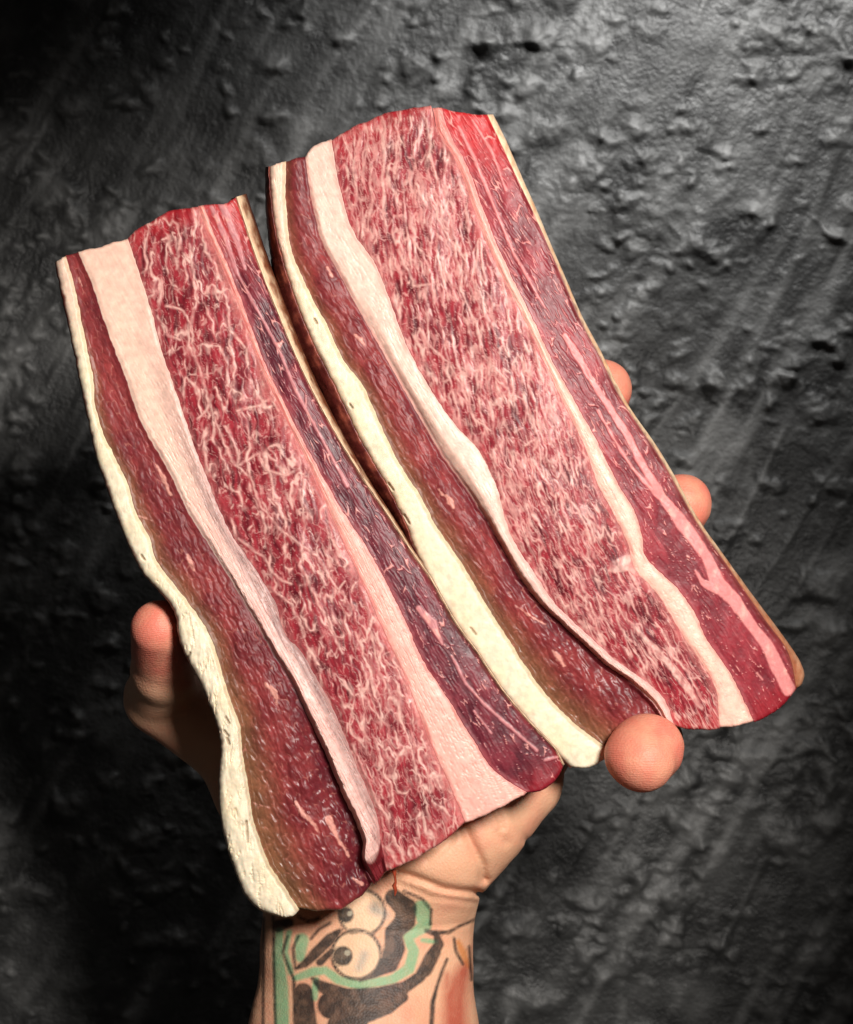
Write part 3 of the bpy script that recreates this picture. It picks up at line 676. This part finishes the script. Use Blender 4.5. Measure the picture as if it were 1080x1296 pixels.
# ------------------------------------------------------------------ the hand and forearm (one body mesh)
def build_hand():
    vox = 0.66                                            # mm
    def J(px, py, Y, r):
        p = W(np.array(px * 1.0), np.array(py * 1.0), np.array(Y / 1000)) * 1000
        return np.r_[p, r]
    groups = []
    # (list of bones, blend inside the group in mm)
    arm = [[J(415, 1140, 36, 18.3), J(405, 1330, 24, 18.6)], [J(405, 1330, 24, 18.6), J(392, 1750, -10, 22)], [J(519, 1140, 36, 18.3), J(517, 1330, 24, 18.2)], [J(517, 1330, 24, 18.2), J(520, 1750, -10, 22)],
           [J(466, 1140, 34, 20), J(460, 1330, 20, 21)], [J(460, 1330, 20, 21), J(455, 1750, -14, 26)]]
    palm = [[J(430, 1090, 46, 15), J(560, 800, 50, 11.5)], [J(470, 1090, 46, 15), J(622, 830, 50, 11.5)], [J(500, 1085, 45, 15), J(672, 870, 49, 11)], [J(530, 1080, 42, 15), J(700, 925, 45, 10.5)],
            [J(552, 1080, 25, 15.5), J(656, 988, 32, 12.8)], [J(545, 1090, 32, 15.5), J(600, 1040, 26, 13)], [J(418, 1092, 40, 16), J(335, 1000, 43, 14)]]
    index = [[J(560, 800, 50, 11), J(680, 640, 56, 9.8)], [J(680, 640, 56, 9.8), J(745, 540, 48, 9)], [J(745, 540, 48, 9), J(763, 492, 36, 8.4)]]
    middle = [[J(622, 830, 50, 11), J(765, 745, 57, 10)], [J(765, 745, 57, 10), J(840, 675, 48, 9.2)], [J(840, 675, 48, 9.2), J(863, 637, 36, 8.6)]]
    ring = [[J(672, 870, 49, 10.5), J(790, 835, 55, 9.6)], [J(790, 835, 55, 9.6), J(850, 800, 47, 9)], [J(850, 800, 47, 9), J(855, 772, 38, 8.3)]]
    pinky = [[J(700, 918, 45, 10), J(780, 915, 46, 9)], [J(780, 915, 46, 9), J(824, 936, 24, 8.4)], [J(824, 936, 24, 8.4), J(816, 950, 2, 8.9)], [J(816, 950, 2, 8.9), J(815, 962, -5, 8.3)], [J(828, 944, 0, 7.6), J(805, 956, -2, 8.2)]]
    thumb = [[J(400, 1075, 42, 15), J(300, 948, 45, 12)], [J(300, 948, 45, 12), J(205, 884, 46, 10.6)], [J(205, 882, 44, 10.6), J(206, 850, 26, 8.4)], [J(206, 850, 26, 8.4), J(202, 796, 9, 7.8)]]
    bones = {'arm': arm, 'palm': palm, 'index': index, 'middle': middle, 'ring': ring, 'pinky': pinky, 'thumb': thumb}
    allp = np.array([p for g in bones.values() for b in g for p in b])
    lo = allp[:, :3].min(0) - 34; hi = allp[:, :3].max(0) + 34
    zcut = W(np.array(460.), np.array(1560.), np.array(0.0))[2] * 1000
    lo[2] = zcut - 3
    dims = np.ceil((hi - lo) / vox).astype(int)
    ax = [lo[k] + np.arange(dims[k]) * vox for k in range(3)]
    F = np.full(dims, 60.0, np.float32)
    def smin(a, b, k):
        h = np.clip(0.5 + 0.5 * (b - a) / k, 0, 1)
        return b * (1 - h) + a * h - k * h * (1 - h)
    def cone(G, b, k):
        a, c = b[0][:3], b[1][:3]
        ra, rc = b[0][3], b[1][3]
        mn = np.minimum(a, c) - max(ra, rc) - 16; mx = np.maximum(a, c) + max(ra, rc) + 16
        sl = tuple(slice(max(0, int((mn[q] - lo[q]) / vox)), max(0, min(dims[q], int((mx[q] - lo[q]) / vox) + 1))) for q in range(3))
        X, Y, Z = np.meshgrid(*[ax[q][sl[q]] for q in range(3)], indexing='ij')
        if X.size == 0: return
        d = c - a
        t = np.clip(((X - a[0]) * d[0] + (Y - a[1]) * d[1] + (Z - a[2]) * d[2]) / (d @ d), 0, 1)
        dist = np.sqrt((X - a[0] - t * d[0]) ** 2 + (Y - a[1] - t * d[1]) ** 2 + (Z - a[2] - t * d[2]) ** 2) - (ra + (rc - ra) * t)
        G[sl] = smin(G[sl], dist.astype(np.float32), k)
    for name, g in bones.items():
        G = np.full(dims, 60.0, np.float32)
        for b in g:
            cone(G, b, {'arm': 9.0, 'palm': 7.0}.get(name, 2.5))
        F = smin(F, G, {'palm': 8.0, 'arm': 6.0, 'thumb': 6.0}.get(name, 2.0))
    # creases of the wrist and palm heel: shallow grooves on the front
    X, Y, Z = np.meshgrid(*ax, indexing='ij')
    k = S * 1000 * (D * 1000 + Y) / (D * 1000)
    PX, PY = X / k + 540, 648 - Z / k
    sel = (np.abs(F) < 6) & (PY > 900) & (PY < 1200) & (Y < 45)
    px, py = PX[sel], PY[sel]
    g = 0
    for pts, dep, w in (([(500, 1103), (530, 1112), (560, 1124), (604, 1130)], 1.8, 5), ([(505, 1118), (545, 1134), (600, 1142)], .6, 4), ([(585, 1040), (597, 1068), (610, 1094), (612, 1112)], 1.7, 6), ([(620, 1015), (632, 1034), (636, 1048)], 1.0, 4), ([(575, 1060), (560, 1078), (540, 1088)], .7, 4), ([(640, 1010), (655, 1040), (664, 1062)], .7, 5),
                        ([(610, 1030), (622, 1050), (640, 1066)], .7, 6), ([(350, 1180), (420, 1186), (500, 1180), (590, 1168)], .35, 4)):
        g = g + dep * np.exp(-(dpoly(px, py, pts) / w) ** 2)
    F[sel] += g
    del X, Y, Z, PX, PY, k
    F[:, :, 0] = 5
    # naive surface nets
    ins = F < 0
    cnt = np.zeros(np.array(dims) - 1, np.int8)
    for a in (0, 1):
        for b in (0, 1):
            for c in (0, 1):
                cnt += ins[a:dims[0] - 1 + a, b:dims[1] - 1 + b, c:dims[2] - 1 + c]
    act = (cnt > 0) & (cnt < 8)
    ci = np.argwhere(act)
    vid = np.full(act.shape, -1, np.int64)
    vid[act] = np.arange(len(ci))
    acc = np.zeros((len(ci), 3)); num = np.zeros(len(ci))
    cor = [np.array((a, b, c)) for a in (0, 1) for b in (0, 1) for c in (0, 1)]
    val = [F[tuple((ci + q).T)] for q in cor]
    for i in range(8):
        for j in range(i + 1, 8):
            if np.abs(cor[i] - cor[j]).sum() != 1: continue
            m = (val[i] < 0) != (val[j] < 0)
            t = val[i][m] / (val[i][m] - val[j][m])
            acc[m] += cor[i] + (cor[j] - cor[i]) * t[:, None]
            num[m] += 1
    V = (ci + acc / num[:, None]) * vox + lo
    quads = []
    for axis in range(3):
        o1, o2 = [q for q in range(3) if q != axis]
        s0 = [slice(1, -1)] * 3; s1 = [slice(1, -1)] * 3
        s0[axis] = slice(0, dims[axis] - 1); s1[axis] = slice(1, dims[axis])
        A, B = ins[tuple(s0)], ins[tuple(s1)]
        e = np.argwhere(A != B)
        flip = A[tuple(e.T)]
        e = e.copy(); e[:, o1] += 1; e[:, o2] += 1
        def cell(d1, d2):
            q = e.copy(); q[:, o1] -= d1; q[:, o2] -= d2
            return vid[tuple(q.T)]
        q = np.stack([cell(1, 1), cell(0, 1), cell(0, 0), cell(1, 0)], -1)
        if axis == 1: flip = ~flip
        q[~flip] = q[~flip][:, ::-1]
        quads.append(q)
    quads = np.concatenate(quads)
    # relax the voxel steps
    E = np.concatenate([quads[:, [0, 1]], quads[:, [1, 2]], quads[:, [2, 3]], quads[:, [3, 0]]])
    deg = np.bincount(E[:, 0], minlength=len(V)) + np.bincount(E[:, 1], minlength=len(V))
    for it in range(4):
        Q = np.stack([np.bincount(E[:, 0], V[E[:, 1], c], len(V)) + np.bincount(E[:, 1], V[E[:, 0], c], len(V)) for c in range(3)], -1) / deg[:, None]
        V = V + (Q - V) * (0.6 if it % 2 == 0 else -0.3)
    # slightly lumpy flesh, so that nothing is a perfect round
    lump = 0.35 * fbm(V[:, 0] / 9 + V[:, 1] / 11, V[:, 2] / 9, 301, 3)
    V = V + np.stack([lump, lump * 0.6, -lump], -1)
    # tints carried by the surface itself
    kk = S * 1000 * (D * 1000 + V[:, 1]) / (D * 1000)
    px, py = V[:, 0] / kk + 540, 648 - V[:, 2] / kk
    tips = [b[-1][1] for b in (index, middle, ring, pinky, thumb)]
    pink = np.zeros(len(V))
    for tp in tips:
        pink = np.maximum(pink, sst(26, 6, np.sqrt(((V - tp[:3]) ** 2).sum(1))))
    pink = np.clip(pink * (0.8 + 0.5 * fbm(V[:, 0] / 5, V[:, 2] / 5, 9, 3)) + 0.4 * sst(-0.1, 0.6, fbm(V[:, 0] / 12, V[:, 2] / 12, 7, 4)), 0, 1)
    front = (V[:, 1] < 43)
    far = np.where(front & (py > 1120), 0.0, 60.0)
    def ink(*shapes):
        d = np.full(len(V), 60.0)
        for s in shapes:
            d = np.minimum(d, dpoly(px, py, [(q[0], q[1], max(q[2], 1.9)) for q in s]))
        return d + far
    def ring_d(cx, cy, r, w):
        return np.abs(np.hypot(px - cx, py - cy) - r) - w
    def disc(cx, cy, r):
        return np.hypot(px - cx, py - cy) - r
    black = ink([(498, 1136, 11), (514, 1150, 14), (513, 1166, 13), (498, 1180, 11), (500, 1200, 13), (493, 1219, 12), (474, 1234, 4), (455, 1241, 2)],
                [(430, 1178, 3), (418, 1188, 7), (400, 1206, 7), (386, 1220, 5), (374, 1226, 2), (371, 1200, 1.5), (378, 1185, 1.2)],
                [(405, 1218, 5), (420, 1204, 4)], [(364, 1185, 1.2), (358, 1205, 1.2), (366, 1225, 1.5), (372, 1240, 2), (376, 1290, 5), (382, 1420, 6)],
                [(395, 1238, 1.5), (410, 1250, 8), (440, 1262, 11), (480, 1258, 9), (512, 1250, 8), (532, 1236, 7), (545, 1212, 8), (556, 1195, 6), (552, 1182, 4), (540, 1178, 3)],
                [(384, 1256, 12), (388, 1300, 14), (395, 1430, 14)], [(420, 1272, 18), (455, 1280, 18), (490, 1272, 12), (510, 1262, 7)], [(425, 1258, 8), (500, 1262, 6)], [(538, 1228, 9), (550, 1206, 8)], [(440, 1300, 26), (430, 1420, 30)],
                [(548, 1180, 3), (568, 1180, 2.5), (582, 1172, 1.6), (601, 1164, 1)], [(512, 1128, 1), (535, 1138, 1), (546, 1152, 1.2), (545, 1170, 1.2)],
                [(346, 1160, 1.2), (347, 1230, 1.4), (352, 1420, 1.6)], [(334, 1162, 1.0), (333, 1290, 1.1), (334, 1420, 1.1)], [(352, 1172, 8), (366, 1168, 6)],
                [(575, 1188, 1), (577, 1204, 1), (586, 1220, 1)], [(566, 1214, 1), (560, 1228, 2), (554, 1246, 2), (548, 1268, 3), (546, 1300, 3)], [(594, 1198, 1), (597, 1240, 1)],
                [(378, 1160, 1), (390, 1166, 1), (404, 1162, 1.2)], [(394, 1188, .8), (404, 1176, .8), (418, 1168, .8)])
    black = np.minimum(black, far + np.minimum.reduce([ring_d(451, 1208, 31, 2.0), disc(434, 1210, 12.5), disc(438, 1158, 10), np.maximum(ring_d(458, 1155, 29, 2.0), py - 1182)]))
    green = ink([(534, 1150, 11), (538, 1172, 8), (516, 1186, 6), (524, 1204, 7), (518, 1226, 7), (496, 1240, 6), (455, 1247, 6), (428, 1240, 6), (412, 1228, 5), (396, 1230, 6), (374, 1238, 4)],
                [(354, 1178, 5), (352, 1210, 7), (356, 1250, 9), (360, 1420, 10)], [(366, 1180, 4), (362, 1205, 3), (368, 1230, 4)], [(400, 1240, 4), (398, 1262, 5)], [(382, 1190, 9), (380, 1212, 6)], [(535, 1190, 3), (552, 1192, 3)])
    eyes = np.minimum(disc(451, 1208, 31), disc(458, 1155, 29)) + far
    shade = np.minimum(ink([(462, 1208, 5), (455, 1225, 4)], [(474, 1150, 7), (488, 1158, 5)]), 60)
    orange = ink([(580, 1192, 3), (586, 1205, 5), (592, 1222, 4)])
    red = ink([(588, 1228, 9), (582, 1242, 12), (576, 1262, 14), (580, 1420, 18)], [(566, 1235, 3), (566, 1250, 4)])
    glint = np.minimum(disc(440, 1206, 4), disc(443, 1156, 3.5)) + far

    m, N, L, P = new_mat('skin')
    def att(n):
        a = N.new('ShaderNodeAttribute'); a.attribute_name = n
        return a.outputs['Fac']
    tc = N.new('ShaderNodeTexCoord')
    nz = N.new('ShaderNodeTexNoise'); nz.inputs['Scale'].default_value = 800; nz.inputs['Detail'].default_value = 5
    nb = N.new('ShaderNodeTexNoise'); nb.inputs['Scale'].default_value = 90; nb.inputs['Detail'].default_value = 4
    L.new(tc.outputs['Object'], nz.inputs['Vector']); L.new(tc.outputs['Object'], nb.inputs['Vector'])
    nh = N.new('ShaderNodeTexNoise'); nh.inputs['Scale'].default_value = 420; nh.inputs['Detail'].default_value = 6
    L.new(tc.outputs['Object'], nh.inputs['Vector'])
    def mixn(a, b, f, bcol=None):
        mx = N.new('ShaderNodeMix'); mx.data_type = 'RGBA'
        if isinstance(a, tuple): mx.inputs['A'].default_value = a
        else: L.new(a, mx.inputs['A'])
        mx.inputs['B'].default_value = b
        L.new(f, mx.inputs['Factor'])
        return mx.outputs['Result']
    t4 = lambda c: tuple(c) + (1,)
    c = mixn(t4(lin(232, 184, 150)), t4(lin(218, 158, 124)), nb.outputs[0])
    c = mixn(c, t4(lin(222, 126, 106)), att('pink'))
    def inkmask(name, soft, amount):
        # noisy edge, ink thinned unevenly
        ad = N.new('ShaderNodeMath'); ad.operation = 'MULTIPLY_ADD'; ad.inputs[1].default_value = 1.6; ad.inputs[2].default_value = -0.8
        L.new(nz.outputs[0], ad.inputs[0])
        sm = N.new('ShaderNodeMath'); sm.operation = 'ADD'
        L.new(att(name), sm.inputs[0]); L.new(ad.outputs[0], sm.inputs[1])
        mr = N.new('ShaderNodeMapRange'); mr.inputs[1].default_value = soft; mr.inputs[2].default_value = -soft
        mr.inputs[3].default_value = 0; mr.inputs[4].default_value = amount
        L.new(sm.outputs[0], mr.inputs[0])
        wn = N.new('ShaderNodeMapRange'); wn.inputs[1].default_value = 0.35; wn.inputs[2].default_value = 0.6
        wn.inputs[3].default_value = 0.88; wn.inputs[4].default_value = 1.0
        L.new(nh.outputs[0], wn.inputs[0])
        mu = N.new('ShaderNodeMath'); mu.operation = 'MULTIPLY'
        L.new(mr.outputs[0], mu.inputs[0]); L.new(wn.outputs[0], mu.inputs[1])
        return mu.outputs[0]
    c = mixn(c, t4(lin(232, 196, 160)), inkmask('ink_eyes', 1.5, 0.8))
    c = mixn(c, t4(lin(136, 172, 130)), inkmask('ink_green', 2.0, 0.95))
    c = mixn(c, t4(lin(128, 140, 138)), inkmask('ink_shade', 5.0, 0.6))
    c = mixn(c, t4(lin(206, 126, 62)), inkmask('ink_orange', 2.5, 0.8))
    c = mixn(c, t4(lin(176, 76, 58)), inkmask('ink_red', 7.0, 0.85))
    c = mixn(c, t4(lin(34, 33, 33)), inkmask('ink_black', 1.7, 0.94))
    c = mixn(c, t4(lin(196, 184, 160)), inkmask('ink_glint', 1.0, 0.7))
    L.new(c, P.inputs['Base Color'])
    P.inputs['Roughness'].default_value = 0.55
    P.inputs['Subsurface Weight'].default_value = 0.25
    P.inputs['Subsurface Radius'].default_value = (1.0, 0.4, 0.25)
    P.inputs['Subsurface Scale'].default_value = 0.002
    P.inputs['Specular IOR Level'].default_value = 0.4
    bp = N.new('ShaderNodeBump'); bp.inputs['Strength'].default_value = 0.2; bp.inputs['Distance'].default_value = 0.0005
    vo = N.new('ShaderNodeTexVoronoi'); vo.inputs['Scale'].default_value = 1500
    L.new(tc.outputs['Object'], vo.inputs['Vector'])
    av0 = N.new('ShaderNodeMath'); av0.operation = 'ADD'
    L.new(nz.outputs[0], av0.inputs[0]); L.new(vo.outputs['Distance'], av0.inputs[1])
    # papillary ridges on the finger pads
    wv = N.new('ShaderNodeTexWave'); wv.wave_type = 'RINGS'; wv.inputs['Scale'].default_value = 520
    wv.inputs['Distortion'].default_value = 9; wv.inputs['Detail Scale'].default_value = 0.35
    L.new(tc.outputs['Object'], wv.inputs['Vector'])
    wm = N.new('ShaderNodeMath'); wm.operation = 'MULTIPLY'
    L.new(wv.outputs['Fac'], wm.inputs[0]); L.new(att('pink'), wm.inputs[1])
    av = N.new('ShaderNodeMath'); av.operation = 'MULTIPLY_ADD'; av.inputs[1].default_value = 0.5
    L.new(wm.outputs[0], av.inputs[0]); L.new(av0.outputs[0], av.inputs[2])
    L.new(av.outputs[0], bp.inputs['Height']); L.new(bp.outputs[0], P.inputs['Normal'])
    o = mesh_from('person', V / 1000, quads, m, attrs={'pink': pink, 'ink_black': black, 'ink_green': green, 'ink_eyes': eyes, 'ink_shade': shade, 'ink_orange': orange, 'ink_red': red, 'ink_glint': glint})
    o['label'] = 'bare left hand and tattooed wrist, palm forward, gripping the two slabs from behind'
    o['category'] = 'person'
    return o
build_hand()
